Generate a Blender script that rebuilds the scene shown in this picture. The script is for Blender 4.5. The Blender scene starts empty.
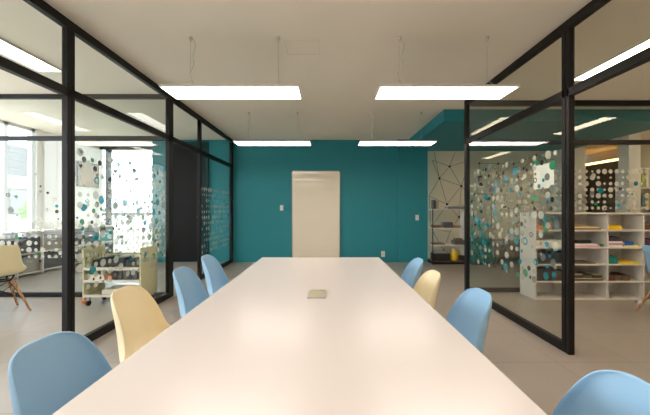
import bpy, bmesh, math, random
from mathutils import Vector, Matrix
random.seed(11)
PI = math.pi
C = bpy.context.scene.collection
F, CX, CY, EYE = 306.9, 327.0, 209.0, 1.2
CEIL = 2.765

# ------------------------------------------------------------ materials
def lin(c):
    out = []
    for v in c:
        v = v / 255.0
        out.append(v / 12.92 if v <= 0.04045 else ((v + 0.055) / 1.055) ** 2.4)
    return (*out, 1.0)

def mat(name, rgb, rough=0.5, metal=0.0, var=0.04, scale=6.0, bump=0.0, bscale=80.0, spec=0.5, coat=0.0):
    m = bpy.data.materials.new(name); m.use_nodes = True
    nt = m.node_tree; b = nt.nodes['Principled BSDF']
    b.inputs['Roughness'].default_value = rough
    b.inputs['Metallic'].default_value = metal
    b.inputs['Specular IOR Level'].default_value = spec
    b.inputs['Coat Weight'].default_value = coat
    c = lin(rgb)
    tc = nt.nodes.new('ShaderNodeTexCoord')
    n = nt.nodes.new('ShaderNodeTexNoise'); n.inputs['Scale'].default_value = scale
    n.inputs['Detail'].default_value = 4
    nt.links.new(tc.outputs['Object'], n.inputs['Vector'])
    mx = nt.nodes.new('ShaderNodeMix'); mx.data_type = 'RGBA'
    mx.inputs[6].default_value = (*[v * (1 - var) for v in c[:3]], 1)
    mx.inputs[7].default_value = (*[min(1, v * (1 + var)) for v in c[:3]], 1)
    nt.links.new(n.outputs['Fac'], mx.inputs[0])
    nt.links.new(mx.outputs[2], b.inputs['Base Color'])
    if bump > 0:
        n2 = nt.nodes.new('ShaderNodeTexNoise'); n2.inputs['Scale'].default_value = bscale
        nt.links.new(tc.outputs['Object'], n2.inputs['Vector'])
        bp = nt.nodes.new('ShaderNodeBump'); bp.inputs['Strength'].default_value = bump
        bp.inputs['Distance'].default_value = 0.002
        nt.links.new(n2.outputs['Fac'], bp.inputs['Height'])
        nt.links.new(bp.outputs['Normal'], b.inputs['Normal'])
    return m

def emit(name, rgb, strength):
    m = bpy.data.materials.new(name); m.use_nodes = True
    nt = m.node_tree; nt.nodes.clear()
    e = nt.nodes.new('ShaderNodeEmission'); e.inputs['Color'].default_value = lin(rgb)
    e.inputs['Strength'].default_value = strength
    o = nt.nodes.new('ShaderNodeOutputMaterial'); nt.links.new(e.outputs[0], o.inputs[0])
    return m

def glass_mat(name, tint=(250, 252, 250)):
    m = bpy.data.materials.new(name); m.use_nodes = True
    nt = m.node_tree; nt.nodes.clear()
    t = nt.nodes.new('ShaderNodeBsdfTransparent'); t.inputs[0].default_value = lin(tint)
    g = nt.nodes.new('ShaderNodeBsdfGlossy'); g.inputs['Roughness'].default_value = 0.0
    fr = nt.nodes.new('ShaderNodeFresnel'); fr.inputs['IOR'].default_value = 1.5
    geo = nt.nodes.new('ShaderNodeNewGeometry')
    inv = nt.nodes.new('ShaderNodeMath'); inv.operation = 'SUBTRACT'; inv.inputs[0].default_value = 1.0
    nt.links.new(geo.outputs['Backfacing'], inv.inputs[1])
    mu = nt.nodes.new('ShaderNodeMath'); mu.operation = 'MULTIPLY'; mu.use_clamp = True
    nt.links.new(fr.outputs[0], mu.inputs[0]); nt.links.new(inv.outputs[0], mu.inputs[1])
    mu2 = nt.nodes.new('ShaderNodeMath'); mu2.operation = 'MULTIPLY'; mu2.use_clamp = True
    mu2.inputs[1].default_value = 1.6
    nt.links.new(mu.outputs[0], mu2.inputs[0])
    mix = nt.nodes.new('ShaderNodeMixShader')
    nt.links.new(mu2.outputs[0], mix.inputs[0]); nt.links.new(t.outputs[0], mix.inputs[1]); nt.links.new(g.outputs[0], mix.inputs[2])
    o = nt.nodes.new('ShaderNodeOutputMaterial'); nt.links.new(mix.outputs[0], o.inputs[0])
    return m

def film_mat(name, rgb, alpha=0.85):
    m = bpy.data.materials.new(name); m.use_nodes = True
    nt = m.node_tree; nt.nodes.clear()
    d = nt.nodes.new('ShaderNodeBsdfDiffuse'); d.inputs[0].default_value = lin(rgb)
    tl = nt.nodes.new('ShaderNodeBsdfTranslucent'); tl.inputs[0].default_value = lin(rgb)
    tr = nt.nodes.new('ShaderNodeBsdfTransparent')
    a = nt.nodes.new('ShaderNodeMixShader'); a.inputs[0].default_value = 0.12
    nt.links.new(d.outputs[0], a.inputs[1]); nt.links.new(tl.outputs[0], a.inputs[2])
    b = nt.nodes.new('ShaderNodeMixShader'); b.inputs[0].default_value = alpha
    nt.links.new(tr.outputs[0], b.inputs[1]); nt.links.new(a.outputs[0], b.inputs[2])
    o = nt.nodes.new('ShaderNodeOutputMaterial'); nt.links.new(b.outputs[0], o.inputs[0])
    return m

def tile_mat():
    m = mat('floor_tile', (168, 158, 142), rough=0.32, var=0.07, scale=1.3)
    nt = m.node_tree; b = nt.nodes['Principled BSDF']
    tc = nt.nodes.new('ShaderNodeTexCoord')
    br = nt.nodes.new('ShaderNodeTexBrick'); br.offset = 0.0
    br.inputs['Scale'].default_value = 1.0
    br.inputs['Brick Width'].default_value = 0.6; br.inputs['Row Height'].default_value = 0.6
    br.inputs['Mortar Size'].default_value = 0.0025; br.inputs['Mortar Smooth'].default_value = 0.2
    br.inputs['Color1'].default_value = lin((166, 156, 145)); br.inputs['Color2'].default_value = lin((161, 151, 141))
    br.inputs['Mortar'].default_value = lin((132, 123, 110))
    nt.links.new(tc.outputs['Object'], br.inputs['Vector'])
    n = nt.nodes.new('ShaderNodeTexNoise'); n.inputs['Scale'].default_value = 2.2; n.inputs['Detail'].default_value = 8
    nt.links.new(tc.outputs['Object'], n.inputs['Vector'])
    mx = nt.nodes.new('ShaderNodeMix'); mx.data_type = 'RGBA'; mx.blend_type = 'MULTIPLY'; mx.inputs[0].default_value = 1
    rp = nt.nodes.new('ShaderNodeMapRange'); rp.inputs[3].default_value = 0.86; rp.inputs[4].default_value = 1.1
    nt.links.new(n.outputs['Fac'], rp.inputs[0])
    nt.links.new(br.outputs['Color'], mx.inputs[6]); nt.links.new(rp.outputs[0], mx.inputs[7])
    nt.links.new(mx.outputs[2], b.inputs['Base Color'])
    return m

def wood_mat(name, rgb, dark):
    m = mat(name, rgb, rough=0.5)
    nt = m.node_tree; b = nt.nodes['Principled BSDF']
    tc = nt.nodes.new('ShaderNodeTexCoord')
    w = nt.nodes.new('ShaderNodeTexWave'); w.inputs['Scale'].default_value = 9; w.inputs['Distortion'].default_value = 5
    w.inputs['Detail'].default_value = 3
    nt.links.new(tc.outputs['Object'], w.inputs['Vector'])
    mx = nt.nodes.new('ShaderNodeMix'); mx.data_type = 'RGBA'
    mx.inputs[6].default_value = lin(rgb); mx.inputs[7].default_value = lin(dark)
    nt.links.new(w.outputs['Fac'], mx.inputs[0]); nt.links.new(mx.outputs[2], b.inputs['Base Color'])
    return m

M = dict(
    ceiling=mat('ceiling_paint', (250, 240, 224), 0.9, var=0.02, scale=2, bump=0.1),
    teal=mat('teal_paint', (33, 130, 142), 0.6, var=0.05, scale=1.5, bump=0.15, bscale=150),
    white=mat('white_paint', (234, 229, 222), 0.8, var=0.02),
    cream_wall=mat('cream_wall_paint', (246, 234, 208), 0.8, var=0.03),
    dark_wall=mat('dark_brown_panel', (46, 38, 36), 0.5, var=0.12),
    dark_door=mat('dark_door', (18, 15, 16), 0.6, spec=0.2, var=0.1, scale=1.5),
    floor=tile_mat(),
    black=mat('black_aluminium', (17, 14, 13), 0.5, var=0.08, spec=0.35),
    table=mat('table_laminate', (220, 213, 208), 0.24, var=0.01, scale=3),
    blue=mat('light_blue_plastic', (150, 190, 220), 0.42, var=0.015, bump=0.08, bscale=300),
    cream=mat('cream_plastic', (249, 233, 192), 0.42, var=0.015, bump=0.08, bscale=300),
    beech=wood_mat('beech_wood', (196, 150, 104), (160, 112, 72)),
    wire=mat('black_wire', (22, 22, 24), 0.4, 0.6),
    alu=mat('aluminium', (190, 188, 182), 0.35, 0.8, var=0.05),
    cable=mat('steel_cable', (205, 198, 186), 0.5, 0.1),
    whiteboard=mat('whiteboard_enamel', (244, 230, 208), 0.05, var=0.01, scale=2),
    plastic_white=mat('white_plastic', (228, 226, 220), 0.4),
    shelf=mat('white_melamine', (224, 217, 208), 0.5, var=0.02),
    olive=mat('grommet_metal', (188, 180, 150), 0.4, 0.3, var=0.1),
    hatch=mat('hatch_paint', (236, 227, 212), 0.85, var=0.02),
    ink=mat('mural_ink', (34, 30, 28), 0.8),
    ply=mat('pale_ply', (214, 206, 164), 0.5, var=0.05),
    grey=mat('grey_cladding', (62, 66, 65), 0.7, var=0.06),
    frame_white=mat('white_window_frame', (226, 226, 222), 0.4),
    board=mat('cork_board', (176, 152, 124), 0.9, var=0.1, scale=30),
    paper=mat('white_paper', (236, 232, 222), 0.9),
    green=mat('green_laminate', (44, 120, 98), 0.5, var=0.08),
    brown=mat('brown_wood', (96, 76, 58), 0.6, var=0.1),
    yellow=mat('yellow_plastic', (226, 190, 34), 0.5),
    orange=mat('orange_plastic', (232, 120, 48), 0.5),
    terrace=mat('terrace_concrete', (190, 188, 182), 0.9, var=0.08),
    leaf=mat('leaf_green', (112, 150, 70), 0.8, var=0.25, scale=9),
    glass=glass_mat('clear_glass'),
    lamp=emit('lamp_diffuser', (255, 241, 230), 5.8),
    lamp_side=emit('side_room_lamp_diffuser', (255, 250, 244), 6.5),
    lamp_warm=emit('warm_lamp_diffuser', (255, 232, 200), 8.0),
    led=emit('warm_led', (255, 190, 100), 6.0),
    f_white=film_mat('white_film', (222, 220, 208), 0.66),
    f_teal=film_mat('teal_film', (28, 138, 150), 0.9),
    f_cyan=film_mat('cyan_film', (50, 160, 190), 0.88),
    f_dark=film_mat('charcoal_film', (66, 62, 62), 0.88),
    f_grey=film_mat('grey_film', (138, 138, 134), 0.75),
    f_green=film_mat('green_film', (60, 150, 110), 0.85),
)

# ------------------------------------------------------------ mesh helpers
def bm_box(bm, x0, x1, y0, y1, z0, z1, bev=0.0, seg=2):
    t = bmesh.new()
    bmesh.ops.create_cube(t, size=1)
    bmesh.ops.scale(t, vec=(x1 - x0, y1 - y0, z1 - z0), verts=t.verts)
    bmesh.ops.translate(t, vec=((x0 + x1) / 2, (y0 + y1) / 2, (z0 + z1) / 2), verts=t.verts)
    if bev > 0:
        bmesh.ops.bevel(t, geom=t.edges[:], offset=bev, segments=seg, affect='EDGES', profile=0.5)
    merge(bm, t)
    return bm

def merge(bm, t):
    me = bpy.data.meshes.new('tmp'); t.to_mesh(me); t.free()
    bm.from_mesh(me); bpy.data.meshes.remove(me)

def bm_tube(bm, pts, r0, r1=None, n=10, caps=True):
    if r1 is None: r1 = r0
    pts = [Vector(p) for p in pts]
    rings = []
    up = Vector((0.13, 0.31, 0.94)).normalized()
    for i, p in enumerate(pts):
        d = (pts[min(i + 1, len(pts) - 1)] - pts[max(i - 1, 0)]).normalized()
        if abs(d.dot(up)) > 0.98: up = Vector((1, 0.1, 0)).normalized()
        a = d.cross(up).normalized(); b = d.cross(a).normalized()
        up = a.cross(d).normalized()
        r = r0 + (r1 - r0) * i / (len(pts) - 1)
        rings.append([bm.verts.new(p + (a * math.cos(2 * PI * k / n) + b * math.sin(2 * PI * k / n)) * r) for k in range(n)])
    for i in range(len(rings) - 1):
        for k in range(n):
            bm.faces.new((rings[i][k], rings[i][(k + 1) % n], rings[i + 1][(k + 1) % n], rings[i + 1][k]))
    if caps:
        bm.faces.new(rings[0]); bm.faces.new(rings[-1][::-1])
    return bm

def bm_lathe(bm, prof, cx=0, cy=0, n=20):
    rings = [[bm.verts.new((cx + r * math.cos(2 * PI * k / n), cy + r * math.sin(2 * PI * k / n), z)) for k in range(n)] for r, z in prof]
    for i in range(len(rings) - 1):
        for k in range(n):
            bm.faces.new((rings[i][k], rings[i][(k + 1) % n], rings[i + 1][(k + 1) % n], rings[i + 1][k]))
    bm.faces.new(rings[0][::-1]); bm.faces.new(rings[-1])
    return bm

def obj(name, bm, material, parent=None, smooth=False):
    bmesh.ops.recalc_face_normals(bm, faces=bm.faces[:])
    me = bpy.data.meshes.new(name); bm.to_mesh(me); bm.free()
    mats = material if isinstance(material, list) else [material]
    for m_ in mats: me.materials.append(m_)
    if smooth:
        for p in me.polygons: p.use_smooth = True
        try: me.set_sharp_from_angle(angle=math.radians(40))
        except Exception: pass
    o = bpy.data.objects.new(name, me); C.objects.link(o)
    if parent is not None: o.parent = parent
    return o

def box(name, x0, x1, y0, y1, z0, z1, m, parent=None, bev=0.0):
    return obj(name, bm_box(bmesh.new(), x0, x1, y0, y1, z0, z1, bev), m, parent)

def tag(o, label, cat, group=None, kind=None):
    if label: o['label'] = label
    if cat: o['category'] = cat
    if group: o['group'] = group
    if kind: o['kind'] = kind
    return o

def empty(name, loc=(0, 0, 0), rz=0.0):
    o = bpy.data.objects.new(name, None); C.objects.link(o)
    o.location = loc; o.rotation_euler = (0, 0, rz); o.empty_display_size = 0.1
    return o

def thing(name, label, cat, loc=(0, 0, 0), rz=0.0, group=None):
    return tag(empty(name, loc, rz), label, cat, group)

def struct(o, label=None):
    o['kind'] = 'structure'
    if label: o['label'] = label
    return o

def dup(root, loc, rz, label=None, group=None):
    r = root.copy(); C.objects.link(r); r.location = loc; r.rotation_euler = (0, 0, rz)
    if label: r['label'] = label
    if group: r['group'] = group
    for ch in list(root.children):
        c = ch.copy(); C.objects.link(c); c.parent = r
        for g in ch.children:
            d = g.copy(); C.objects.link(d); d.parent = c
    return r

# ------------------------------------------------------------ room shell
XL, XR = -2.15, 2.01            # glazed partitions either side of the table
YB = 6.95                       # teal wall
FAC, YG = -5.7, 7.7             # window facade of the left room, far glazing
XW = 7.5                        # outer wall of the right room
Y0 = -2.6
struct(box('floor', FAC - .2, XW + .3, Y0 - .2, 9.4, -0.12, 0.0, M['floor']), 'beige square floor tiles')
struct(box('ceiling', FAC - .2, XW + .3, Y0 - .2, 9.4, CEIL, CEIL + 0.15, M['ceiling']), 'plain off-white ceiling')
# teal wall with its shallow pillar
bm = bmesh.new()
bm_box(bm, -3.96, 2.26, YB, YB + .18, 0, CEIL)
bm_box(bm, 1.585, 2.26, YB - .06, YB, 0, CEIL)
wb = struct(obj('wall_back', bm, M['teal']), 'teal painted end wall')
# teal dropped soffit
struct(box('trim_1', 1.837, 5.63, 4.82, 7.3, 2.58, CEIL, M['teal']), 'teal painted dropped ceiling over the right-hand room')
# beige wall with network mural
YN = 7.3
wn = struct(box('wall_mural', 2.26, 6.15, YN, YN + .15, 0, CEIL, M['cream_wall']), 'beige wall with a black line and dot mural')
def nx(x, y, d=YN - .004): return Vector(((x - CX) * d / F, d, EYE + (CY - y) * d / F))
nodes = [(449.5, 166.5), (439.4, 178.3), (461.3, 186), (447, 204.3), (459, 217), (443.7, 250.6), (432, 160), (455, 152.5), (429, 196),
         (470, 160), (472, 200), (431, 228), (450, 232), (468, 240), (434, 152)]
edges = [(0, 1), (0, 2), (0, 7), (0, 6), (1, 3), (1, 8), (1, 6), (2, 3), (2, 4), (2, 9), (0, 9), (3, 8), (3, 4), (4, 10), (2, 10), (4, 12), (12, 5), (5, 11), (3, 11), (4, 13), (12, 11), (1, 2), (14, 1), (8, 11)]
bm = bmesh.new()
def ribbon(bm, a, b, w=0.007):
    d = (b - a).normalized(); s = d.cross(Vector((0, 1, 0))) * w / 2
    f = Vector((0, -0.002, 0))
    q = [a - s, a + s, b + s, b - s]
    lo = [bm.verts.new(v) for v in q]; hi = [bm.verts.new(v + f) for v in q]
    bm.faces.new(lo); bm.faces.new(hi[::-1])
    for k in range(4): bm.faces.new((lo[k], lo[(k + 1) % 4], hi[(k + 1) % 4], hi[k]))
P3 = [nx(*n) for n in nodes]
rr = random.Random(4)
for i, j in edges: ribbon(bm, P3[i], P3[j])
# the mural runs on behind the glass of the right-hand room
ext = []
for gx in range(6):
    for gz in range(5):
        ext.append(Vector((3.55 + gx * .44 + rr.uniform(-.13, .13), YN - .004, .45 + gz * .48 + rr.uniform(-.15, .15))))
for i, a in enumerate(ext):
    gx, gz = divmod(i, 5)
    if gz < 4: ribbon(bm, a, ext[i + 1])
    if gx < 5: ribbon(bm, a, ext[i + 5])
    if gx < 5 and gz < 4 and rr.random() < .6: ribbon(bm, a, ext[i + 6])
for p in P3[:6] + ext:
    bmesh.ops.create_circle(bm, cap_ends=True, radius=0.028, segments=14,
        matrix=Matrix.Translation(p + Vector((0, -.003, 0))) @ Matrix.Rotation(PI / 2, 4, 'X'))
obj('mural_lines', bm, M['ink'], wn)
struct(box('wall_right', XW, XW + .15, Y0, 7.6, 0, CEIL, M['cream_wall']), 'beige outer wall of the right-hand room')
dw = struct(box('wall_alcove', XW, XW + .15, 7.6, 9.35, 0, 2.5, M['dark_wall']), 'dark brown panelled wall in the far alcove')
struct(box('wall_alcove_end', 6.15, XW, 9.2, 9.35, 0, CEIL, M['dark_wall']), 'dark end wall of the far alcove')
struct(box('wall_alcove_side', 6.0, 6.15, YN + .15, 9.35, 0, CEIL, M['dark_wall']), 'dark side wall of the far alcove')
struct(box('wall_alcove_upper', XW + .15, XW + .3, 7.6, 9.35, 2.4, CEIL, M['white']))
struct(box('wall_front', FAC, XW, Y0 - .15, Y0, 0, CEIL, M['white']))
struct(box('trim_2', 5.9, 6.13, 6.0, 6.22, 0, CEIL, M['white']), 'pale column in the right-hand room')
struct(box('trim_3', 5.42, 5.93, 7.08, YN, 0, 2.765, M['white'])).scale.z = 1
# facade of left room
struct(box('wall_left_outer', FAC - .18, FAC, 6.02, YG + .1, 0, CEIL, M['white']), 'white wall at the end of the window front')
struct(box('wall_left_sill', FAC - .18, FAC, Y0, 6.02, 0, 0.55, M['white']), 'low white wall under the windows')
struct(box('wall_left_end', -3.96, -3.8, YB + .18, YG + .1, 0, CEIL, M['white']))
w = struct(empty('window_1'), 'bright window front with white mullions')
bm = bmesh.new()
for y in (Y0 + .05, -1.1, .5, 2.2, 3.85, 5.48, 5.99):
    bm_box(bm, FAC - .11, FAC - .03, y - .035, y + .035, 0.55, CEIL)
bm_box(bm, FAC - .11, FAC - .03, Y0, 6.02, 0.55, 0.61)
bm_box(bm, FAC - .11, FAC - .03, Y0, 6.02, CEIL - .05, CEIL)
obj('window_frame', bm, M['frame_white'], w)
box('glass_pane', FAC - .075, FAC - .065, Y0, 6.02, .6, CEIL - .04, M['glass'], w)
w = struct(empty('window_2'), 'full height dark-framed glazing at the end of the left-hand room')
bm = bmesh.new()
for x in (-5.5, -3.99):
    bm_box(bm, x - .06, x + .05, YG, YG + .08, 0, CEIL)
bm_box(bm, FAC, -3.96, YG, YG + .08, CEIL - .07, CEIL); bm_box(bm, FAC, -3.96, YG, YG + .08, 0, .1)
obj('window_frame', bm, M['black'], w)
box('glass_pane', FAC, -3.96, YG + .035, YG + .045, .08, CEIL - .05, M['glass'], w)

# ------------------------------------------------------------ glazed partitions
TR = 2.165
def discs(name, parent, axis, c, a0, a1, z0, z1, seed, ncol=60, grid=True, side=-1, gz0=None, gz1=None, gs=0.092, miss=.25, rads=(.014, .018, .022, .028, .034, .042)):
    """round vinyl dots on a pane; axis 'x' = pane at x=c running along y, axis 'y' = pane at y=c"""
    r = random.Random(seed); bm = bmesh.new()
    off = 0.0065 * side
    used = []
    def disc(a, z, rad, mi, o2=0.0, ring=False):
        n = 16; vs = []
        for k in range(n):
            u, v = a + rad * math.cos(2 * PI * k / n), z + rad * math.sin(2 * PI * k / n)
            vs.append((c + off + o2, u, v) if axis == 'x' else (u, c + off + o2, v))
        if not ring:
            f = bm.faces.new([bm.verts.new(p) for p in vs]); f.material_index = mi
        else:
            ins = []
            for k in range(n):
                u, v = a + rad * .6 * math.cos(2 * PI * k / n), z + rad * .6 * math.sin(2 * PI * k / n)
                ins.append((c + off + o2, u, v) if axis == 'x' else (u, c + off + o2, v))
            A = [bm.verts.new(p) for p in vs]; B = [bm.verts.new(p) for p in ins]
            for k in range(n):
                f = bm.faces.new((A[k], A[(k + 1) % n], B[(k + 1) % n], B[k])); f.material_index = mi
    if grid:
        g0 = gz0 if gz0 else z0; g1 = gz1 if gz1 else z1
        z = g0
        while z < g1:
            a = a0 + .05
            while a < a1 - .04:
                if r.random() > miss: disc(a, z, r.choice((.017, .024, .024, .031, .038)), 0)
                a += gs
            z += gs
    t = 0
    while len(used) < ncol and t < ncol * 30:
        t += 1
        a, z = r.uniform(a0 + .06, a1 - .06), r.uniform(z0, z1)
        rad = r.choice(rads)
        if any((a - p) ** 2 + (z - q) ** 2 < (rad + s) ** 2 for p, q, s in used): continue
        used.append((a, z, rad))
        ci = r.choice((1, 1, 2, 3, 3, 3, 4, 4, 4, 0, 5))
        if ci == 3: rad = min(rad, .026)
        disc(a, z, rad, ci, 0.001 * side, ring=r.random() < .12)
    o = obj(name, bm, [M['f_white'], M['f_teal'], M['f_cyan'], M['f_dark'], M['f_grey'], M['f_green']], parent)
    o['label'] = 'round vinyl dots in white, teal and charcoal'
    return o

W2 = 0.025
def bar(name, parent, *b): return box(name, *b, M['black'], parent, bev=.003)
# left
wl = struct(empty('wall_left'), 'black-framed glazed partition left of the table')
bar('top_rail', wl, XL - W2, XL + W2, Y0, YB, CEIL - .075, CEIL)
bar('transom', wl, XL - W2, XL + W2, Y0, YB, TR - .035, TR + .035)
for y0, y1, z1 in ((2.515, 2.549, CEIL - .075), (2.555, 2.59, CEIL - .075), (4.13, 4.25, CEIL - .075), (5.14, 5.21, CEIL - .075), (6.83, 6.95, CEIL - .075)):
    bar('post', wl, XL - W2, XL + W2, y0, y1, 0, z1)
bar('post', wl, XL - W2, XL + W2, 0.1, 0.16, TR + .035, CEIL - .075)
bar('bottom_rail', wl, XL - W2, XL + W2, 2.59, 4.13, 0, .075)
bar('bottom_rail', wl, XL - W2, XL + W2, 5.21, 6.83, 0, .075)
for y0, y1, z0, z1 in ((2.59, 4.13, .07, TR - .03), (5.21, 6.83, .07, TR - .03), (Y0 + .02, .1, TR + .03, CEIL - .07), (.16, 2.515, TR + .03, CEIL - .07), (2.59, 4.13, TR + .03, CEIL - .07),
                       (4.25, 5.14, TR + .03, CEIL - .07), (5.21, 6.83, TR + .03, CEIL - .07)):
    box('glass_pane', XL - .005, XL + .005, y0, y1, z0, z1, M['glass'], wl)
discs('dot_stickers', wl, 'x', XL, 2.63, 4.12, .5, 1.72, 3, ncol=140, side=-1, miss=.3)
discs('dot_stickers', wl, 'x', XL, 5.25, 6.8, .45, 1.6, 8, ncol=22, side=-1, gs=.1, miss=.2)
# cross partition of the left room
YC = 4.2
wc = struct(empty('wall_left_cross'), 'black-framed glazed cross partition of the left-hand room')
bar('top_rail', wc, FAC, XL - W2, YC - W2, YC + W2, CEIL - .06, CEIL)
bar('transom', wc, FAC, XL - W2, YC - W2, YC + W2, TR - .03, TR + .03)
bar('bottom_rail', wc, FAC, XL - W2, YC - W2, YC + W2, 0, .06)
for a, b in ((FAC, -3.694), (-3.686, XL - W2)):
    for z0, z1 in ((.06, TR - .03), (TR + .03, CEIL - .06)):
        box('glass_pane', a, b, YC - .005, YC + .005, z0, z1, M['glass'], wc)
discs('dot_stickers', wc, 'y', YC, -5.5, XL - .08, .45, 1.72, 5, ncol=110, side=-1, gz0=.55, gz1=1.1, miss=.15)
# right
wr = struct(empty('wall_right_glazed'), 'black-framed glazed partition right of the table')
YR0, YR1 = 2.52, 4.44
bar('top_rail', wr, XR - W2, XR + W2, Y0, YR1, CEIL - .075, CEIL)
bar('transom', wr, XR - W2, XR + W2, Y0, YR1, TR - .035, TR + .035)
for y0, y1 in ((YR0, 2.555), (2.562, 2.60), (4.37, YR1)):
    bar('post', wr, XR - W2, XR + W2, y0, y1, 0, CEIL - .075)
bar('post', wr, XR - W2, XR + W2, 0.1, 0.16, TR + .035, CEIL - .075)
bar('bottom_rail', wr, XR - W2, XR + W2, 2.60, 4.37, 0, .075)
for y0, y1, z0, z1 in ((2.60, 4.37, .07, TR - .03), (2.60, 4.37, TR + .03, CEIL - .07), (.16, YR0, TR + .03, CEIL - .07), (Y0 + .02, .1, TR + .03, CEIL - .07)):
    box('glass_pane', XR - .005, XR + .005, y0, y1, z0, z1, M['glass'], wr)
discs('dot_stickers', wr, 'x', XR, 2.66, 4.34, .5, 1.72, 21, ncol=200, side=1, miss=.7)
ps = box('paper_sheet', XR + .009, XR + .011, 2.73, 3.0, 1.39, 1.62, M['paper'], wr)
ps['label'] = 'white paper sheet stuck to the glass'
YD = 4.44
wd = struct(empty('wall_right_cross'), 'black-framed glazed cross partition behind the white cubby shelf')
bar('top_rail', wd, XR + W2, XW, YD - W2, YD + W2, CEIL - .075, CEIL)
bar('transom', wd, XR + W2, XW, YD - W2, YD + W2, TR - .03, TR + .03)
bar('bottom_rail', wd, XR + W2, XW, YD - W2, YD + W2, 0, .06)
bar('post', wd, 4.95, 5.02, YD - W2, YD + W2, .06, TR - .03)
for a, b in ((XR + W2, 4.95), (5.02, XW)):
    box('glass_pane', a, b, YD - .005, YD + .005, .06, TR - .03, M['glass'], wd)
box('glass_pane', XR + W2, XW, YD - .005, YD + .005, TR + .03, CEIL - .07, M['glass'], wd)
discs('dot_stickers', wd, 'y', YD, XR + .1, 4.9, .5, 1.7, 31, ncol=70, side=-1, gz0=.95, gz1=1.75, miss=.18, gs=.088)

# dark door on the back wall of left room
d = struct(empty('door_1'), 'tall dark door on the end wall of the left-hand room')
box('door_leaf', -3.56, -2.72, YB - .045, YB, .02, 2.66, M['dark_door'], d)
bm = bmesh.new()
bm_box(bm, -3.61, -3.56, YB - .06, YB, 0, 2.71); bm_box(bm, -2.72, -2.67, YB - .06, YB, 0, 2.71); bm_box(bm, -3.56, -2.72, YB - .06, YB, 2.66, 2.71)
obj('door_frame', bm, M['black'], d)
bm = bmesh.new(); bm_tube(bm, [(-2.8, YB - .045, 1.02), (-2.8, YB - .1, 1.02), (-2.9, YB - .1, 1.02)], .009)
obj('door_handle', bm, M['alu'], d)

# ------------------------------------------------------------ lights
def pendant(label, cx, cy):
    t = thing('pendant_panel_light', label, 'ceiling light', (cx, cy, 0), 0, 'suspended panel lights over the table')
    z = 2.254; L, Wd = .605, .155
    bm = bmesh.new()
    bm_box(bm, -L, L, -Wd, -Wd + .01, z, z + .02); bm_box(bm, -L, L, Wd - .01, Wd, z, z + .02)
    bm_box(bm, -L, -L + .01, -Wd + .01, Wd - .01, z, z + .02); bm_box(bm, L - .01, L, -Wd + .01, Wd - .01, z, z + .02)
    bm_box(bm, -L + .01, L - .01, -Wd + .01, Wd - .01, z + .012, z + .022)
    obj('housing', bm, M['plastic_white'], t)
    box('diffuser', -L + .01, L - .01, -Wd + .01, Wd - .01, z + .002, z + .012, M['lamp'], t)
    for s in (-1, 1):
        x = s * .4
        bm = bmesh.new(); bm_tube(bm, [(x, 0, z + .12), (x, 0, CEIL - .02)], .0016, n=6)
        for sy in (-1, 1):
            bm_tube(bm, [(x, 0, z + .12), (x, sy * .13, z + .022)], .0018, n=6)
        obj('suspension_cable', bm, M['cable'], t)
        bm = bmesh.new(); bm_lathe(bm, [(.018, CEIL), (.018, CEIL - .012), (.006, CEIL - .03), (.004, CEIL - .045)][::-1], x, 0)
        obj('ceiling_anchor', bm, M['cable'], t)
    pts = []
    for k in range(25):
        u = k / 24
        zz = CEIL - (CEIL - z - .02) * u
        pts.append((-.4 + .028 * math.sin(u * 7) * (1 - u) + .03 * math.sin(u * 16) * u * (1 - u) * 2 + .015, .01, zz))
    bm = bmesh.new(); bm_tube(bm, pts, .0028, n=6)
    obj('power_cord', bm, M['cable'], t)
    return t
PY1, PY2, PY0 = 2.8, 4.96, .62
p0 = pendant('white suspended panel light over the left half of the table, nearer pair', -.845, PY1)
dup(p0, (1.06, PY1, 0), 0, 'white suspended panel light over the right half of the table, nearer pair')
dup(p0, (-.87, PY2, 0), 0, 'suspended panel light left of the whiteboard middle, farther pair by the teal wall')
dup(p0, (1.12, PY2, 0), 0, 'suspended panel light in front of the teal dropped ceiling, farther pair')
dup(p0, (-.845, PY0, 0), 0, 'suspended panel light above the camera, left of the nearest pair')
dup(p0, (1.06, PY0, 0), 0, 'suspended panel light above the camera, right of the nearest pair')

def ceil_light(label, cx, cy, grp, m='lamp_side'):
    t = thing('ceiling_panel_light', label, 'ceiling light', (cx, cy, CEIL), 0, grp)
    bm = bmesh.new(); a, b = .135, .605
    bm_box(bm, -a, a, -b, -b + .012, -.02, 0); bm_box(bm, -a, a, b - .012, b, -.02, 0)
    bm_box(bm, -a, -a + .012, -b + .012, b - .012, -.02, 0); bm_box(bm, a - .012, a, -b + .012, b - .012, -.02, 0)
    obj('frame', bm, M['plastic_white'], t)
    box('diffuser', -a + .012, a - .012, -b + .012, b - .012, -.016, -.002, M[m], t)
    return t
c0 = ceil_light('long white ceiling light in the left-hand room, above the clerestory glass by the table', -3.11, 2.86, 'ceiling lights in the side rooms')
dup(c0, (-4.8, 2.86, CEIL), 0, 'long white ceiling light in the left-hand room, on the window side')
c1 = ceil_light('long white ceiling light in the right-hand room, above the white cubby shelf', 3.07, 3.1, 'ceiling lights in the side rooms', 'lamp_warm')
dup(c1, (4.78, 3.1, CEIL), 0, 'long white ceiling light in the right-hand room, toward the outer wall')
dup(c0, (-3.11, .17, CEIL), 0, 'long white ceiling light in the left-hand room, behind the camera')
dup(c0, (-4.8, .17, CEIL), 0, 'long white ceiling light on the window side, behind the camera')
dup(c1, (3.07, .0, CEIL), 0, 'long white ceiling light in the right-hand room, behind the camera')
t = thing('led_strip', 'warm glowing strip light along the top of the dark alcove wall', 'strip light', (XW, 0, 0))
box('housing', -.06, 0, 7.62, 9.0, 2.44, 2.5, M['alu'], t)
box('diffuser', -.075, -.06, 7.62, 9.0, 2.445, 2.495, M['led'], t)
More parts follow.
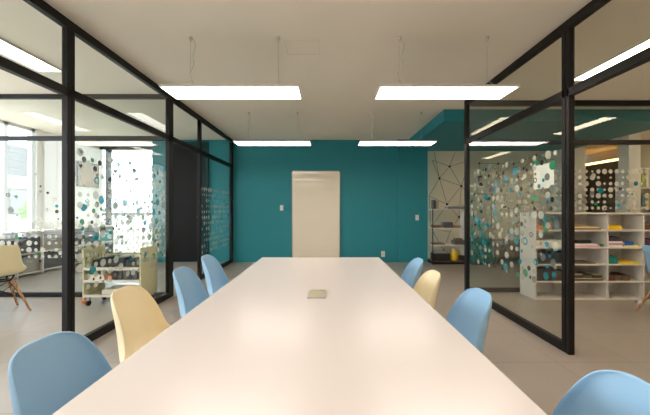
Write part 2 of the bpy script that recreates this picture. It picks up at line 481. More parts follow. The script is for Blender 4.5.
dup(c1, (4.88, .0, CEIL), 0, 'long white ceiling light toward the outer wall of the right-hand room, behind the camera')
dup(c1, (6.85, 5.45, CEIL), 0, 'added unseen fill light brightening the far right corner, in front of the bookcase')  # added out-of-view fill panel, brightens the bookcase, alcove and mural wall
# ceiling hatch
t = thing('ceiling_hatch', 'small square access hatch in the ceiling between the lamps', 'hatch', (-.235, 2.97, CEIL))
bm = bmesh.new()
for a in ((-.162, .162, -.132, -.127), (-.162, .162, .127, .132), (-.162, -.157, -.127, .127), (.157, .162, -.127, .127)):
    bm_box(bm, *a, -.004, 0)
obj('frame', bm, M['hatch'], t)
box('panel', -.155, .155, -.125, .125, -.003, 0, M['ceiling'], t)

# ------------------------------------------------------------ table
TX0, TX1, TY0, TY1 = -.605, .485, .36, 2.86
t = thing('meeting_table', 'long white meeting table in the middle of the room', 'table', ((TX0 + TX1) / 2, (TY0 + TY1) / 2, 0))
hx, hy = (TX1 - TX0) / 2, (TY1 - TY0) / 2
box('tabletop', -hx, hx, -hy, hy, .722, .75, M['table'], t, bev=.004)
for sx in (-1, 1):
    for sy in (-1, 1):
        bm = bmesh.new(); x, y = sx * (hx - .32), sy * (hy - .14)
        bm_box(bm, x - .03, x + .03, y - .03, y + .03, .012, .68, .003)
        bm_lathe(bm, [(.022, 0), (.022, .012)], x, y)
        obj('leg', bm, M['plastic_white'], t)
bm = bmesh.new()
for sx in (-1, 1): bm_box(bm, sx * (hx - .32) - .02, sx * (hx - .32) + .02, -hy + .14, hy - .14, .68, .722)
for sy in (-1, 1): bm_box(bm, -hx + .32, hx - .32, sy * (hy - .14) - .02, sy * (hy - .14) + .02, .68, .722)
obj('frame', bm, M['plastic_white'], t)
hx0, hy0 = (-.098 - .0 + t.location.x * -1), 1.52 - t.location.y
g = empty('cable_grommet', (0, 0, 0)); g.parent = t
bm = bmesh.new()
x0, x1, y0, y1 = -.1 - t.location.x, -.005 - t.location.x, 1.545 - t.location.y, 1.70 - t.location.y
for a in ((x0, x1, y0, y0 + .008), (x0, x1, y1 - .008, y1), (x0, x0 + .008, y0 + .008, y1 - .008), (x1 - .008, x1, y0 + .008, y1 - .008)):
    bm_box(bm, *a, .750, .7535)
obj('rim', bm, M['alu'], g)
bm = bmesh.new(); bm_box(bm, x0 + .008, x1 - .03, y0 + .012, y1 - .008, .75, .7525); bm_box(bm, x1 - .026, x1 - .012, y0 + .012, y1 - .008, .75, .7525)
obj('lid', bm, M['olive'], g)['label'] = 'olive-beige lid'

# ------------------------------------------------------------ shell chairs
def shell_bm():
    prof = [(.235, .402), (.222, .424), (.18, .438), (.12, .437), (.05, .428), (-.03, .422), (-.10, .428), (-.155, .448), (-.19, .485), (-.208, .53),
            (-.222, .59), (-.236, .65), (-.247, .69), (-.256, .73), (-.263, .763), (-.267, .782), (-.270, .796)]
    half = [.165, .195, .215, .225, .232, .235, .232, .220, .200, .182, .167, .155, .146, .136, .121, .098, .056]
    lift = [.004, .012, .022, .032, .044, .056, .068, .078, .085, .086, .082, .074, .064, .050, .034, .018, .006]
    n = 14; bm = bmesh.new(); rows = []
    for i, ((y, z), w, l) in enumerate(zip(prof, half, lift)):
        a = prof[max(i - 1, 0)]; b = prof[min(i + 1, len(prof) - 1)]
        tx, tz = b[0] - a[0], b[1] - a[1]; q = math.hypot(tx, tz)
        nn = (tz / q, -tx / q)      # inward normal: up for the seat, forward for the back
        row = []
        for k in range(n + 1):
            u = -1 + 2 * k / n
            h = l * abs(u) ** 2.6
            row.append(bm.verts.new((w * math.sin(u * PI / 2 * .92) / math.sin(PI / 2 * .92), y + nn[0] * h, z + nn[1] * h)))
        rows.append(row)
    for i in range(len(rows) - 1):
        for k in range(n):
            bm.faces.new((rows[i][k], rows[i][k + 1], rows[i + 1][k + 1], rows[i + 1][k]))
    return bm
def finalize(o, mods):
    for nme, typ, kw in mods:
        m_ = o.modifiers.new(nme, typ)
        for k, v in kw.items(): setattr(m_, k, v)
    dg = bpy.context.evaluated_depsgraph_get(); dg.update()
    me = bpy.data.meshes.new_from_object(o.evaluated_get(dg)); o.modifiers.clear(); o.data = me
    for p in me.polygons: p.use_smooth = True
def make_chair(label, key, grp):
    t = thing('shell_chair', label, 'chair', (0, 0, 0), 0, grp)
    o = obj('seat_shell', shell_bm(), M[key], t, smooth=True)
    finalize(o, [('s', 'SOLIDIFY', dict(thickness=.007, offset=-1)), ('b', 'SUBSURF', dict(levels=2, render_levels=2))])
    for sx in (-1, 1):
        for sy in (-1, 1):
            bm = bmesh.new(); bm_tube(bm, [(sx * .10, sy * .085 - .01, .375), (sx * .215, sy * .205 - .015, .008)], .0165, .0105, 12)
            bm_lathe(bm, [(.012, 0), (.012, .01)], sx * .2175, sy * .208 - .015, 12)
            obj('leg', bm, M['beech'], t, smooth=True)
    bm = bmesh.new()
    def L(sx, sy, u): return (sx * (.10 + .115 * u), sy * (.085 + .12 * u) - .012, .375 - .367 * u)
    for s in (-1, 1):
        bm_tube(bm, [L(s, -1, .12), L(s, 1, .62)], .004, n=6); bm_tube(bm, [L(s, 1, .12), L(s, -1, .62)], .004, n=6)
        bm_tube(bm, [L(-1, s, .12), L(1, s, .62)], .004, n=6); bm_tube(bm, [L(1, s, .12), L(-1, s, .62)], .004, n=6)
    for sx in (-1, 1):
        for sy in (-1, 1):
            bm_tube(bm, [(sx * .085, sy * .07 - .01, .365), (sx * .11, sy * .10 - .01, .424)], .008, n=8)
    bm_box(bm, -.10, .10, -.09, -.07, .36, .372); bm_box(bm, -.10, .10, .05, .07, .36, .372)
    bm_box(bm, -.10, -.085, -.09, .07, .36, .372); bm_box(bm, .085, .10, -.09, .07, .36, .372)
    obj('wire_brace', bm, M['wire'], t)
    return t
G1 = 'shell chairs around the meeting table'
BK = .27
def place(proto, bx, by, deg, label, grp, first=False):
    """(bx, by) = where the top of the back stands; deg = direction the chair faces (0 = +x)"""
    a = math.radians(deg); rz = a - PI / 2
    loc = (bx + BK * math.cos(a), by + BK * math.sin(a), 0)
    if first:
        proto.location = loc; proto.rotation_euler = (0, 0, rz)
        proto['label'] = label; proto['group'] = grp; return proto
    return dup(proto, loc, rz, label, grp)
pb = make_chair('', 'blue', G1); pc = make_chair('', 'cream', G1)
place(pb, -.90, .95, 0, 'light blue plastic shell chair nearest the camera on the left side of the table', G1, True)
place(pc, -1.06, 1.575, 0, 'cream plastic shell chair on the left side of the table', G1, True)
place(pb, -1.03, 2.11, 0, 'light blue shell chair just beyond the cream chair on the table\'s left side', G1)
place(pb, -1.075, 2.68, 0, 'light blue shell chair at the far end of the table\'s left side', G1)
place(pb, .75, .70, 180, 'light blue shell chair nearest the camera at the lower right corner', G1)
place(pb, .785, 1.522, 180, 'light blue shell chair on the right side of the table, just before the cream one', G1)
place(pc, .72, 1.995, 180, 'cream plastic shell chair on the right side of the table', G1)
place(pb, .77, 2.50, 180, 'light blue shell chair at the far end of the table\'s right side', G1)
place(pc, -3.58, 3.42, 150, 'cream shell chair with wooden legs in the left-hand glazed room', 'shell chairs in the side rooms')
place(pb, 3.575, 3.42, -10, 'light blue shell chair with wooden legs in front of the cubby shelf', 'shell chairs in the side rooms')

# small white table in left room
t = thing('side_table', 'white table beside the cream chair in the left-hand room', 'table', (-4.42, 3.2, 0))
box('tabletop', -.6, .6, -.4, .4, .725, .75, M['table'], t, bev=.003)
for sx in (-1, 1):
    for sy in (-1, 1): box('leg', sx * .2 - .025, sx * .2 + .025, sy * .33 - .025, sy * .33 + .025, 0, .725, M['plastic_white'], t, bev=.003)

# ------------------------------------------------------------ whiteboard and wall plates
k = YB / F
def wx(x): return (x - CX) * k
def wz(y): return EYE + (CY - y) * k
t = thing('whiteboard', 'tall blank whiteboard mounted upright on the teal wall', 'whiteboard', (wx(316), YB, 0))
hw = (wx(340) - wx(292)) / 2; zt, zb = wz(171), wz(257.5)
box('board', -hw + .018, hw - .018, -.022, -.004, zb + .018, zt - .018, M['whiteboard'], t)
bm = bmesh.new()
bm_box(bm, -hw, -hw + .018, -.03, 0, zb, zt, .002); bm_box(bm, hw - .018, hw, -.03, 0, zb, zt, .002)
bm_box(bm, -hw + .018, hw - .018, -.03, 0, zb, zb + .018); bm_box(bm, -hw + .018, hw - .018, -.03, 0, zt - .018, zt)
obj('frame', bm, M['alu'], t)
for sx in (-1, 1):
    for z in (zb, zt - .03):
        box('corner_cap', sx * hw - .014, sx * hw + .014, -.036, 0, z, z + .03, M['grey'], t, bev=.002)
def plate(name, label, cat, x, y, w, h, yw, kind):
    t = thing(name, label, cat, (wx(x), yw, wz(y)))
    box('plate', -w, w, -.008, 0, -h, h, M['plastic_white'], t, bev=.002)
    if kind == 'switch':
        box('rocker', -w * .45, w * .45, -.013, -.008, -h * .5, h * .5, M['plastic_white'], t, bev=.001)
    else:
        for s in (-1, 1):
            bm = bmesh.new(); bmesh.ops.create_cone(bm, cap_ends=True, segments=16, radius1=w * .45, radius2=w * .45, depth=.003,
                matrix=Matrix.Translation((0, -.009, s * h * .42)) @ Matrix.Rotation(PI / 2, 4, 'X'))
            obj('socket', bm, M['shelf'], t)
plate('light_switch', 'white wall switch left of the whiteboard', 'switch', 281.7, 207.8, .038, .062, YB, 'switch')
plate('light_switch', 'white wall switch near the right end of the teal wall', 'switch', 416.3, 217.5, .038, .062, YB - .06, 'switch')
plate('wall_outlet', 'white power outlet low on the teal wall behind the table end', 'outlet', 383, 254, .042, .066, YB, 'outlet')

# ------------------------------------------------------------ white cubby shelf
SX0, SD0, SD1 = 2.757, 4.05, 4.37
CW, RH, SH = .475, .2285, 1.15
NC = 5
t = thing('cubby_shelf', 'white open cubby shelf with five rows of compartments in the right-hand room', 'shelf', (SX0, SD0, 0))
D = SD1 - SD0
for i in range(NC + 1):
    box('side_panel' if i in (0, NC) else 'divider', i * CW - .009, i * CW + .009, .0, D, 0, SH, M['shelf'], t)
for j in range(6):
    z = .008 + j * RH * .99
    for i in range(NC):
        box('shelf_board', i * CW + .009, (i + 1) * CW - .009, 0, D, z - .008 if j else 0.0, z + .01, M['shelf'], t)
box('back_panel', .009, NC * CW - .009, D - .006, D - .0001, .02, SH - .02, M['shelf'], t).location.z = 0
cubby = t
def cell(i, j): # i column from left, j row from top: floor z and x0
    return SX0 + i * CW + .012, .018 + (4 - j) * RH * .99 + .0005
def book(bm, x, y, z, w, d, h): bm_box(bm, x, x + w, y, y + d, z, z + h)
pal = {}
def pm(rgb):
    if rgb not in pal: pal[rgb] = mat('cover_%d_%d_%d' % rgb, rgb, .6, var=.06, scale=20)
    return pal[rgb]
def flat_stack(i, j, x, items, group, desc, y=None):
    cx, z = cell(i, j)
    yy = SD0 + .03
    names = ['bottommost', 'second lowest', 'third lowest', 'fourth lowest', 'fifth lowest'] if len(items) > 3 else ['bottommost', 'next', 'topmost'] if len(items) == 3 else ['lower', 'upper']
    if len(items) > 3: names[len(items) - 1] = 'topmost'
    for n, (w, d, h, rgb, cn) in enumerate(items):
        h *= 1.6
        ox = (n * 7 % 5) * .004
        r = thing('book', ('%s book, %s of the flat books %s' % (cn, names[n], desc)) if len(items) > 1 else '%s book lying flat %s' % (cn, desc), 'book', (cx + x + ox, yy, z), 0, group)
        bm = bmesh.new(); bm_box(bm, 0, w, 0, d, 0, .002); bm_box(bm, 0, w, 0, d, h - .002, h); bm_box(bm, 0, w, 0, .003, .002, h - .002)
        obj('cover', bm, pm(rgb), r)
        box('pages', .004, w - .004, .003, d - .003, .002, h - .002, M['paper'], r)
        z += h + .0003
B = (226, 206, 160)
flat_stack(1, 0, .0, [(.40, .22, .014, (130, 98, 66), 'brown'), (.36, .2, .012, B, 'cream'), (.2, .18, .012, (150, 120, 80), 'tan')], 'books in the cubby shelf', 'in the top left open compartment')
flat_stack(2, 0, .005, [(.2, .2, .014, (236, 196, 20), 'yellow'), (.19, .2, .014, (240, 205, 40), 'bright yellow'), (.16, .18, .012, (222, 176, 24), 'amber yellow')], 'books in the cubby shelf', 'in the top compartment beside it')
flat_stack(1, 1, .02, [(.36, .22, .012, (225, 150, 180), 'pink'), (.33, .2, .012, (240, 240, 235), 'white')], 'books in the cubby shelf', 'in the second row left')
flat_stack(1, 1, .385, [(.05, .2, .02, (40, 110, 50), 'small green')], 'books in the cubby shelf', 'at the right end of the second row left')
flat_stack(2, 1, .005, [(.2, .2, .016, (230, 225, 225), 'white'), (.2, .2, .014, (200, 140, 160), 'rose'), (.19, .2, .016, (235, 232, 230), 'off-white'), (.18, .19, .016, (72, 48, 86), 'violet'), (.19, .2, .018, (60, 62, 68), 'dark grey')], 'books in the cubby shelf', 'in the second row right')
flat_stack(2, 1, .23, [(.2, .2, .012, (236, 228, 120), 'pale yellow'), (.12, .16, .028, (30, 96, 190), 'thick blue')], 'books in the cubby shelf', 'at the right of the second row right')
flat_stack(1, 2, .03, [(.30, .2, .01, (112, 96, 88), 'thin brown')], 'books in the cubby shelf', 'in the middle left compartment')
flat_stack(2, 2, .005, [(.14, .2, .022, (20, 128, 118), 'teal green'), (.13, .2, .024, (24, 140, 128), 'bright teal'), (.12, .18, .018, (16, 104, 100), 'dark teal')], 'books in the cubby shelf', 'in the middle row right')
flat_stack(2, 2, .16, [(.28, .2, .014, (222, 212, 50), 'yellow-green'), (.16, .18, .014, (214, 160, 40), 'mustard')], 'books in the cubby shelf', 'at the right of the middle row')
# game boxes: row of patterned boxes
def carton(label, i, j, x, w, d, h, rgb, rgb2, z0=0, name='storage_box', cat='box'):
    cx, z = cell(i, j)
    r = thing(name, label, cat, (cx + x, SD0 + .03, z + z0), 0, 'boxes in the cubby shelf')
    box('body', 0, w, 0, d, 0, h * .75, pm(rgb), r)
    box('lid', -.002, w + .002, -.002, d + .002, h * .75, h, pm(rgb2), r)
carton('long olive box lying at the bottom of the fourth row left compartment', 1, 3, .02, .40, .2, .035, (96, 86, 66), (196, 186, 160))
carton('brown lidded box on the long olive box, fourth row left, at its left end', 1, 3, .03, .12, .18, .055, (84, 72, 58), (180, 166, 136), .036)
carton('grey-green lidded box on the long olive box, fourth row left, in the middle', 1, 3, .165, .11, .18, .05, (98, 96, 72), (60, 54, 44), .036)
carton('dark lidded box on the long olive box, fourth row left, at its right end', 1, 3, .29, .12, .18, .055, (70, 66, 54), (170, 160, 130), .036)
carton('dark red box, left of the three in the fourth row right', 2, 3, .01, .09, .18, .075, (120, 60, 52), (70, 84, 60))
carton('olive green box, middle of the three in the fourth row right', 2, 3, .11, .09, .18, .07, (86, 90, 62), (140, 70, 60))
carton('brown box, right of the three in the fourth row right', 2, 3, .21, .10, .18, .08, (110, 84, 66), (66, 60, 54))
carton('white box pushed into the second compartment of the left column', 0, 1, .01, .43, .24, .085, (232, 226, 214), (240, 236, 226))
carton('dark brown box in the left column, third row, left of two', 0, 2, .02, .2, .2, .14, (66, 50, 42), (52, 40, 36))
carton('black box in the left column, third row, right of two', 0, 2, .24, .19, .2, .15, (40, 36, 36), (58, 50, 46))
carton('charcoal box in the left column, fourth row, left of two', 0, 3, .02, .19, .2, .15, (50, 44, 42), (40, 34, 34))
carton('umber box in the left column, fourth row, right of two', 0, 3, .23, .2, .2, .13, (82, 62, 48), (60, 48, 42))
carton('orange box low in the top compartment of the left column', 0, 0, .02, .2, .2, .05, (214, 120, 60), (226, 150, 90))
carton('brown box in the top compartment behind the blue chair', 3, 0, .02, .25, .2, .09, (104, 74, 56), (124, 92, 70))
carton('dark purple box in the second row behind the blue chair', 3, 1, .02, .22, .2, .1, (76, 48, 72), (96, 62, 86))
cx, z = cell(0, 0)
t = thing('water_bottle', 'clear grey bottle in the top compartment of the left column', 'bottle', (cx + .33, SD0 + .1, z))
bm = bmesh.new(); bm_lathe(bm, [(.03, 0), (.032, .01), (.032, .10), (.014, .13), (.012, .145)]); obj('body', bm, pm((150, 168, 172)), t, smooth=True)
bm = bmesh.new(); bm_lathe(bm, [(.015, .145), (.015, .165)]); obj('cap', bm, pm((60, 140, 200)), t)
cx, z = cell(1, 1)
r = tag(obj('pencil_case', bm_box(bmesh.new(), 0, .19, 0, .09, 0, .045, .018, 4), pm((34, 34, 36)), smooth=True), 'black soft pencil case lying on the pink and white books', 'pencil case')
r.location = (cx + .12, SD0 + .06, z + .024 * 1.6 + .002)
t = thing('floor_socket', 'round silver floor outlet box beside the base of the cubby shelf', 'floor outlet', (4.02, 3.93, 0))
bm = bmesh.new(); bm_lathe(bm, [(.06, 0), (.06, .012), (.05, .026)]); obj('rim', bm, M['alu'], t, smooth=True)
bm = bmesh.new(); bm_lathe(bm, [(.046, .026), (.042, .032), (.01, .034)]); obj('lid', bm, M['cable'], t, smooth=True)

# ------------------------------------------------------------ mural shelf unit
bx0, bx1, by0, by1 = 2.23, 3.06, 6.62, YN - .01
bx0 = 2.275
t = thing('open_shelf_unit', 'open shelf unit in front of the beige mural wall', 'shelf', (bx0, by0, 0))
kk = 6.75 / F
def sz(y): return EYE + (CY - y) * 6.62 / F
W_, D_ = bx1 - bx0, .4
zs = [sz(209), sz(228), sz(245)]
for z in zs: box('shelf_board', .015, W_ - .02, 0, D_, z - .02, z, M['shelf'], t)
box('shelf_board', .015, W_ - .02, 0, D_, .05, .07, M['brown'], t)
[box('upright', 0, .015, q, q + .015, 0, zs[0], M['black'], t) for q in (0, D_ - .02)]; box('side_panel', W_ - .02, W_, 0, D_, 0, zs[0], M['shelf'], t)
box('plinth', .02, W_ - .02, .03, D_ - .02, 0, .05, M['black'], t)
def on(zi, x): return (bx0 + x, by0 + .06, (zs[zi] if zi < 3 else .07) + .0005)
def small(name, label, cat, loc, dims, rgb, grp=None, ry=0):
    r = tag(obj(name, bm_box(bmesh.new(), 0, dims[0], 0, dims[1], 0, dims[2], min(dims) * .12), pm(rgb)), label, cat, grp)
    r.location = loc; r.rotation_euler = (0, ry, 0); return r
gb = 'items on the mural shelf unit'
small('book', 'dark brown book standing at the left end of the top mural shelf', 'book', on(0, .06), (.03, .2, .2), (70, 54, 46), gb)
small('book', 'grey book standing beside the brown one on the top mural shelf', 'book', on(0, .1), (.025, .2, .17), (150, 140, 128), gb)
small('book', 'beige book leaning beside the grey one on the top mural shelf', 'book', on(0, .135), (.025, .19, .185), (190, 170, 140), gb)
small('magazine_pile', 'grey pile of magazines at the right of the top mural shelf', 'magazines', on(0, .36), (.36, .22, .06), (128, 122, 124), gb)
small('magazine_pile', 'pale tray lying on the grey magazines of the top mural shelf', 'tray', (bx0 + .44, by0 + .07, zs[0] + .0615), (.28, .2, .025), (214, 206, 190), gb)
small('storage_box', 'black and white box in the middle of the second mural shelf', 'box', on(1, .27), (.21, .2, .12), (74, 72, 74), gb)
small('storage_box', 'low brown box at the left of the second mural shelf', 'box', on(1, .04), (.18, .2, .06), (120, 96, 72), gb)
small('storage_box', 'small tan box right of the black and white one, second mural shelf', 'box', on(1, .50), (.14, .2, .05), (150, 120, 92), gb)
small('book', 'flat red-brown book on the third mural shelf', 'book', on(2, .05), (.24, .2, .03), (128, 90, 74), gb)
small('fabric_bundle', 'dark grey bundle at the right of the third mural shelf', 'bundle', on(2, .50), (.25, .2, .09), (86, 76, 70), gb)
small('fabric_bundle', 'brown bundle lying on the dark grey one, third mural shelf', 'bundle', (bx0 + .54, by0 + .08, zs[2] + .0915), (.15, .16, .04), (120, 92, 72), gb)
small('storage_box', 'black crate at the bottom left of the mural shelf unit', 'crate', on(3, .05), (.36, .24, .16), (44, 40, 40), gb)
small('storage_box', 'grey tray on the black crate of the mural shelf unit', 'tray', (bx0 + .07, by0 + .07, .2315), (.3, .2, .04), (150, 146, 140), gb)
small('storage_box', 'dark box at the bottom right of the mural shelf unit', 'box', on(3, .68), (.07, .24, .1), (60, 52, 48), gb)
t = thing('watering_can', 'yellow jug with a pale top on the bottom of the mural shelf unit', 'jug', (bx0 + .53, by0 + .16, .0705))
bm = bmesh.new(); bm_lathe(bm, [(.07, 0), (.085, .02), (.085, .12), (.05, .2), (.04, .24)]); obj('body', bm, M['yellow'], t, smooth=True)
bm = bmesh.new(); bm_lathe(bm, [(.045, .24), (.045, .27), (.02, .28)]); obj('lid', bm, M['plastic_white'], t, smooth=True)
bm = bmesh.new(); bm_tube(bm, [(.08, 0, .1), (.14, 0, .12), (.14, 0, .2), (.045, 0, .22)], .01, n=8); obj('handle', bm, M['yellow'], t, smooth=True)

# low green cabinet and bench behind right glass
t = thing('low_cabinet', 'low green cabinet behind the dotted glass of the right-hand room', 'cabinet', (3.33, 6.75, 0))
box('body', -.22, .22, -.2, .2, .06, .56, M['green'], t, bev=.004)
for s in (-1, 1):
    dd = box('door', (-.21 if s < 0 else .004), (-.004 if s < 0 else .21), -.222, -.202, .08, .54, M['green'], t, bev=.003)
    box('knob', (-.04 if s < 0 else .025), (-.025 if s < 0 else .04), -.235, -.222, .36, .375, M['alu'], dd)
box('plinth', -.2, .2, -.17, .18, 0, .06, M['black'], t)
t = thing('bench', 'long low dark bench along the wall behind the dotted glass', 'bench', (4.15, 6.8, 0))
box('seat', -.56, .95, -.2, .2, .46, .51, M['brown'], t, bev=.005)
box('back_panel', -.46, .87, .12, .14, .06, .46, M['brown'], t)
for x in (-.5, .2, .87):
    box('leg', x, x + .04, -.17, .17, 0, .46, M['brown'], t)
# far bookcase
t = thing('bookcase', 'white bookcase with coloured binders at the far right behind glass', 'bookcase', (6.2, 6.3, 0))
for x in (0, .6, 1.18): box('side_panel', x, x + .02, 0, .3, 0, 2.05, M['shelf'], t)
for j in range(6):
    for x in (.02, .62): box('shelf_board', x, x + (.58 if x < .1 else .56), 0, .3, .02 + j * .4, .04 + j * .4, M['shelf'], t)
rr = random.Random(9)
cols = [((206, 176, 60), 'yellow'), ((150, 160, 80), 'green'), ((190, 182, 170), 'grey'), ((120, 100, 80), 'brown'), ((70, 110, 120), 'blue')]
posn = ['at the left end', 'second from the left', 'third from the left', 'fourth from the left', 'at the right end']
rown = ['bottom', 'second', 'third', 'fourth', 'top']
for j in range(2, 5):
    for q in range(5):
        rgb, cn = cols[(j * 2 + q) % 5]
        small('binder', '%s binder %s of the %s shelf, far bookcase' % (cn, posn[q], rown[j]), 'binder', (6.2 + .04 + q * .085, 6.33, .0405 + j * .4), (.07, .24, .27 + .02 * (q % 3)), rgb, 'binders in the far bookcase')

# ------------------------------------------------------------ trolley in the left room
t = thing('book_trolley', 'pale ply trolley on castors behind the left-hand glass', 'trolley', (-3.0, 3.76, 0))
Lw, Dp = .72, .37
for n, x in ((0, 0), (1, Lw - .02)):
    bm = bmesh.new(); bm_box(bm, x, x + .02, 0, Dp, .09, .72, .006); obj('side_panel', bm, M['ply'], t)
for z in (.12, .30, .45):
    box('shelf_board', .02, Lw - .02, 0, Dp, z, z + .018, M['ply'], t)
    box('shelf_lip', .02, Lw - .02, -.008, .0, z, z + .03, M['shelf'], t)
box('back_panel', .02, Lw - .02, Dp - .012, Dp, .30, .6, M['ply'], t)
for x in (.04, Lw - .04):
    for y in (.05, Dp - .05):
        bm = bmesh.new(); bmesh.ops.create_cone(bm, cap_ends=True, segments=18, radius1=.033, radius2=.033, depth=.022, matrix=Matrix.Translation((x, y, .033)) @ Matrix.Rotation(PI / 2, 4, 'Y'))
        cs = obj('castor', bm, M['black'], t, smooth=True)
        box('fork', x - .015, x + .015, y - .012, y + .012, .06, .12 if x > .1 and x < Lw - .1 else .118, M['alu'], cs)
ox, oy = -3.0, 3.76
gt = 'items on the ply trolley'
rr = random.Random(5)
sizes = [.1, .09, .12, .1, .11, .1]
x = .05
names = ['leftmost', 'second from the left', 'third from the left', 'fourth from the left', 'fifth from the left', 'rightmost']
for q, wq in enumerate(sizes):
    if x + wq > Lw - .04: break
    r = small('pouch', 'black soft pouch on the top trolley shelf, %s of the row' % names[q], 'pouch', (ox + x + .002, oy + .1, .4687), (wq - .006, .2, .09 + .03 * (q % 2)), (36 + 6 * (q % 3), 36, 40), gt)
    x += wq
for q in range(5):
    small('book', 'dark grey book standing on the middle trolley shelf, %s of the row' % names[q if q < 4 else 5], 'book', (ox + .34 + q * .06, oy + .06, .3187), (.052, .2, .115), (66 + 14 * (q % 3), 68 + 12 * (q % 3), 70 + 8 * q), gt)
small('storage_box', 'white and orange box at the left of the middle trolley shelf', 'box', (ox + .05, oy + .03, .3187), (.2, .2, .07), (236, 222, 206), gt)
small('toy_block', 'orange block beside the white box on the trolley', 'block', (ox + .27, oy + .04, .3187), (.05, .08, .06), (236, 120, 60), gt)
small('paper_stack', 'stack of white paper on the lowest trolley shelf', 'paper', (ox + .2, oy + .05, .1387), (.4, .26, .06), (226, 218, 206), gt)
t = thing('ball', 'orange ball on the floor beside the trolley castor', 'ball', (-3.07, 3.9, 0))
bm = bmesh.new(); bmesh.ops.create_uvsphere(bm, u_segments=20, v_segments=12, radius=.045, matrix=Matrix.Translation((0, 0, .045)))
bo = obj('skin', bm, M['orange'], t, smooth=True)

# ------------------------------------------------------------ low shelf along the window front
lx1, ly0, ly1 = -5.28, 4.3, 7.6
t = thing('low_shelf', 'long low white shelf with cubes along the window front', 'shelf', (FAC + .01, ly0, 0))
Dl = lx1 - FAC - .01; nl = 7; cw = (ly1 - ly0) / nl; LH = .80
for i in range(nl + 1):
    y = i * cw
    box('divider', 0, Dl, max(0, y - .012), min(ly1 - ly0, y + .012), 0, LH - .02, M['shelf'], t)
for z in (.06, .41):
    for i in range(nl): box('shelf_board', 0, Dl, i * cw + .012, (i + 1) * cw - .012, z - .01, z + .01, M['shelf'], t)
box('shelf_top', 0, Dl + .01, -.01, ly1 - ly0 + .01, LH - .02, LH + .005, M['shelf'], t)
lab = ['nearest the cross partition', 'second from the cross partition', 'third from the cross partition', 'middle', 'fifth from the cross partition', 'sixth from the cross partition', 'farthest from the cross partition']
for i in range(nl):
    for j, z in enumerate((.07, .42)):
        rgb, cn = [((48, 46, 48), 'black'), ((40, 42, 46), 'charcoal'), ((150, 140, 128), 'taupe'), ((30, 120, 126), 'teal')][(i * 3 + j * 5) % 4 if (i + j) % 3 else 0]
        b = thing('storage_bin', '%s bin in the %s row of the low white shelf, %s' % (cn, 'lower' if j == 0 else 'upper', lab[i]), 'bin', (FAC + .03, ly0 + i * cw + .03, z + .0005), 0, 'bins in the low white shelf')
        bm = bmesh.new(); w_, h_ = cw - .06, .27; d_ = Dl - .05
        bm_box(bm, 0, d_, 0, w_, 0, .01); bm_box(bm, 0, .01, 0, w_, .01, h_); bm_box(bm, d_ - .01, d_, 0, w_, .01, h_)
        bm_box(bm, .01, d_ - .01, 0, .01, .01, h_); bm_box(bm, .01, d_ - .01, w_ - .01, w_, .01, h_)
        obj('body', bm, pm(rgb), b)
        box('handle', d_, d_ + .008, w_ / 2 - .05, w_ / 2 + .05, .18, .2, M['alu'], b)
# pin board on the white wall
t = thing('notice_board', 'plain tan notice board on the white wall beyond the glass', 'notice board', (FAC, 0, 0))
box('panel', 0, .02, 7.0, 7.62, 1.74, 2.28, M['board'], t)
bm = bmesh.new()
bm_box(bm, 0, .028, 6.98, 7.0, 1.72, 2.3); bm_box(bm, 0, .028, 7.62, 7.64, 1.72, 2.3); bm_box(bm, 0, .028, 7.0, 7.62, 1.72, 1.74); bm_box(bm, 0, .028, 7.0, 7.62, 2.28, 2.3)
obj('frame', bm, M['brown'], t)

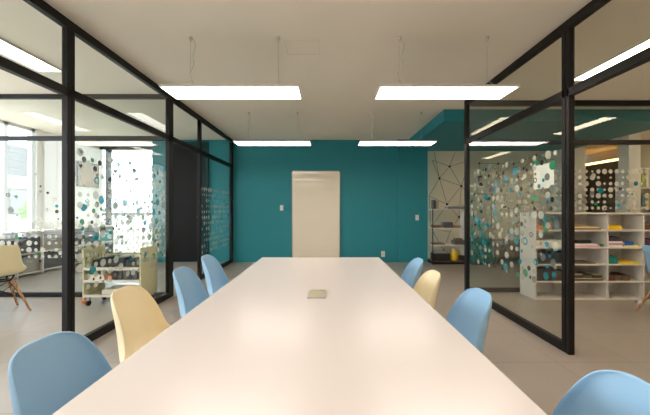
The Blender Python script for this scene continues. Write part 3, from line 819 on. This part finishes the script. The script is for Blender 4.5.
# ------------------------------------------------------------ outdoors
struct(box('ground', -40, FAC - .2, -20, 45, -.25, -.06, M['terrace']), 'pale paved ground outside the windows')
struct(box('terrace', FAC - .2, 8, 9.4, 45, -.25, -.06, M['terrace']))
t = thing('neighbour_building', 'grey-clad building with a pale base outside the windows', 'building', (-12.5, 14.0, -.06))
box('wall', -3, 0, -4.5, 2.2, 0, 2.6, M['frame_white'], t)
bm = bmesh.new()
for q in range(8): bm_box(bm, -3.05, .06 - .01 * (q % 2), -4.6, 2.3, 2.6 + q * .15, 2.745 + q * .15)
obj('cladding', bm, M['grey'], t)
for q in range(3):
    wq = box('window', 0, .04, -4 + q * 2, -2.9 + q * 2, 1.0, 2.1, M['grey'], t); box('pane', .04, .05, -3.92 + q * 2, -2.98 + q * 2, 1.08, 2.02, M['glass'], wq)
def shrub(label, x, y, z, r, seed):
    t = thing('shrub', label, 'shrub', (x, y, z), 0, 'shrubs outside the windows')
    rr = random.Random(seed); bm = bmesh.new()
    for q in range(420):
        d = Vector((rr.gauss(0, 1), rr.gauss(0, 1), rr.gauss(0, 1))).normalized() * r * rr.uniform(.5, 1)
        c = Vector((0, 0, r * 1.3)) + d
        a = Vector((rr.gauss(0, 1), rr.gauss(0, 1), rr.gauss(0, 1))).normalized() * .07
        b = a.cross(Vector((rr.gauss(0, 1), rr.gauss(0, 1), rr.gauss(0, 1)))).normalized() * .03
        bm.faces.new([bm.verts.new(c - a), bm.verts.new(c + b), bm.verts.new(c + a), bm.verts.new(c - b)])
    obj('foliage', bm, M['leaf'], t)
    bm = bmesh.new(); bm_tube(bm, [(0, 0, 0), (0, .02, r * 1.3)], .04, .02, 8); obj('stem', bm, M['brown'], t)
shrub('light green shrub outside the window front', -9.2, 9.7, .55, .42, 1)
shrub('smaller light green shrub further along the window front', -9.6, 8.6, .55, .36, 2)
t = thing('garden_wall', 'low pale grey parapet outside the far glazing', 'parapet', (-7.0, 11, -.06))
box('wall', -5, 4.0, 0, .2, 0, 1.05, M['frame_white'], t); box('coping', -5.03, 4.03, -.03, .23, 1.05, 1.12, M['grey'], t)

t = thing('planter', 'long pale planter outside the window front', 'planter', (-9.4, 9.2, -.06))
box('trough', -.35, .35, -1.3, 1.3, 0, .60, M['frame_white'], t)
# ------------------------------------------------------------ world, camera
w = bpy.data.worlds.new('world'); bpy.context.scene.world = w; w.use_nodes = True
nt = w.node_tree; bg = nt.nodes['Background']
sky = nt.nodes.new('ShaderNodeTexSky'); sky.sky_type = 'NISHITA'; sky.sun_disc = False
sky.sun_elevation = math.radians(50); sky.sun_rotation = math.radians(60); sky.air_density = 1.0; sky.dust_density = 5.0
mx = nt.nodes.new('ShaderNodeMix'); mx.data_type = 'RGBA'; mx.inputs[0].default_value = .75
mx.inputs[7].default_value = (.60, .64, .70, 1)
mul = nt.nodes.new('ShaderNodeMix'); mul.data_type = 'RGBA'; mul.blend_type = 'MULTIPLY'; mul.inputs[0].default_value = 1; mul.inputs[7].default_value = (.12, .12, .12, 1)
nt.links.new(sky.outputs[0], mul.inputs[6]); nt.links.new(mul.outputs[2], mx.inputs[6])
nt.links.new(mx.outputs[2], bg.inputs[0]); bg.inputs[1].default_value = 5.6

cam = bpy.data.cameras.new('camera'); co = bpy.data.objects.new('camera', cam); C.objects.link(co)
co.location = (0, 0, EYE); co.rotation_euler = (PI / 2, 0, 0)
cam.sensor_width = 36; cam.lens = 17.0; cam.clip_start = .02
cam.shift_x = -2.0 / 650; cam.shift_y = 1.5 / 650
sc = bpy.context.scene; sc.camera = co
vs = sc.view_settings; vs.view_transform = 'Standard'; vs.look = 'None'; vs.gamma = 1; vs.use_curve_mapping = False
vs.exposure = 1.18
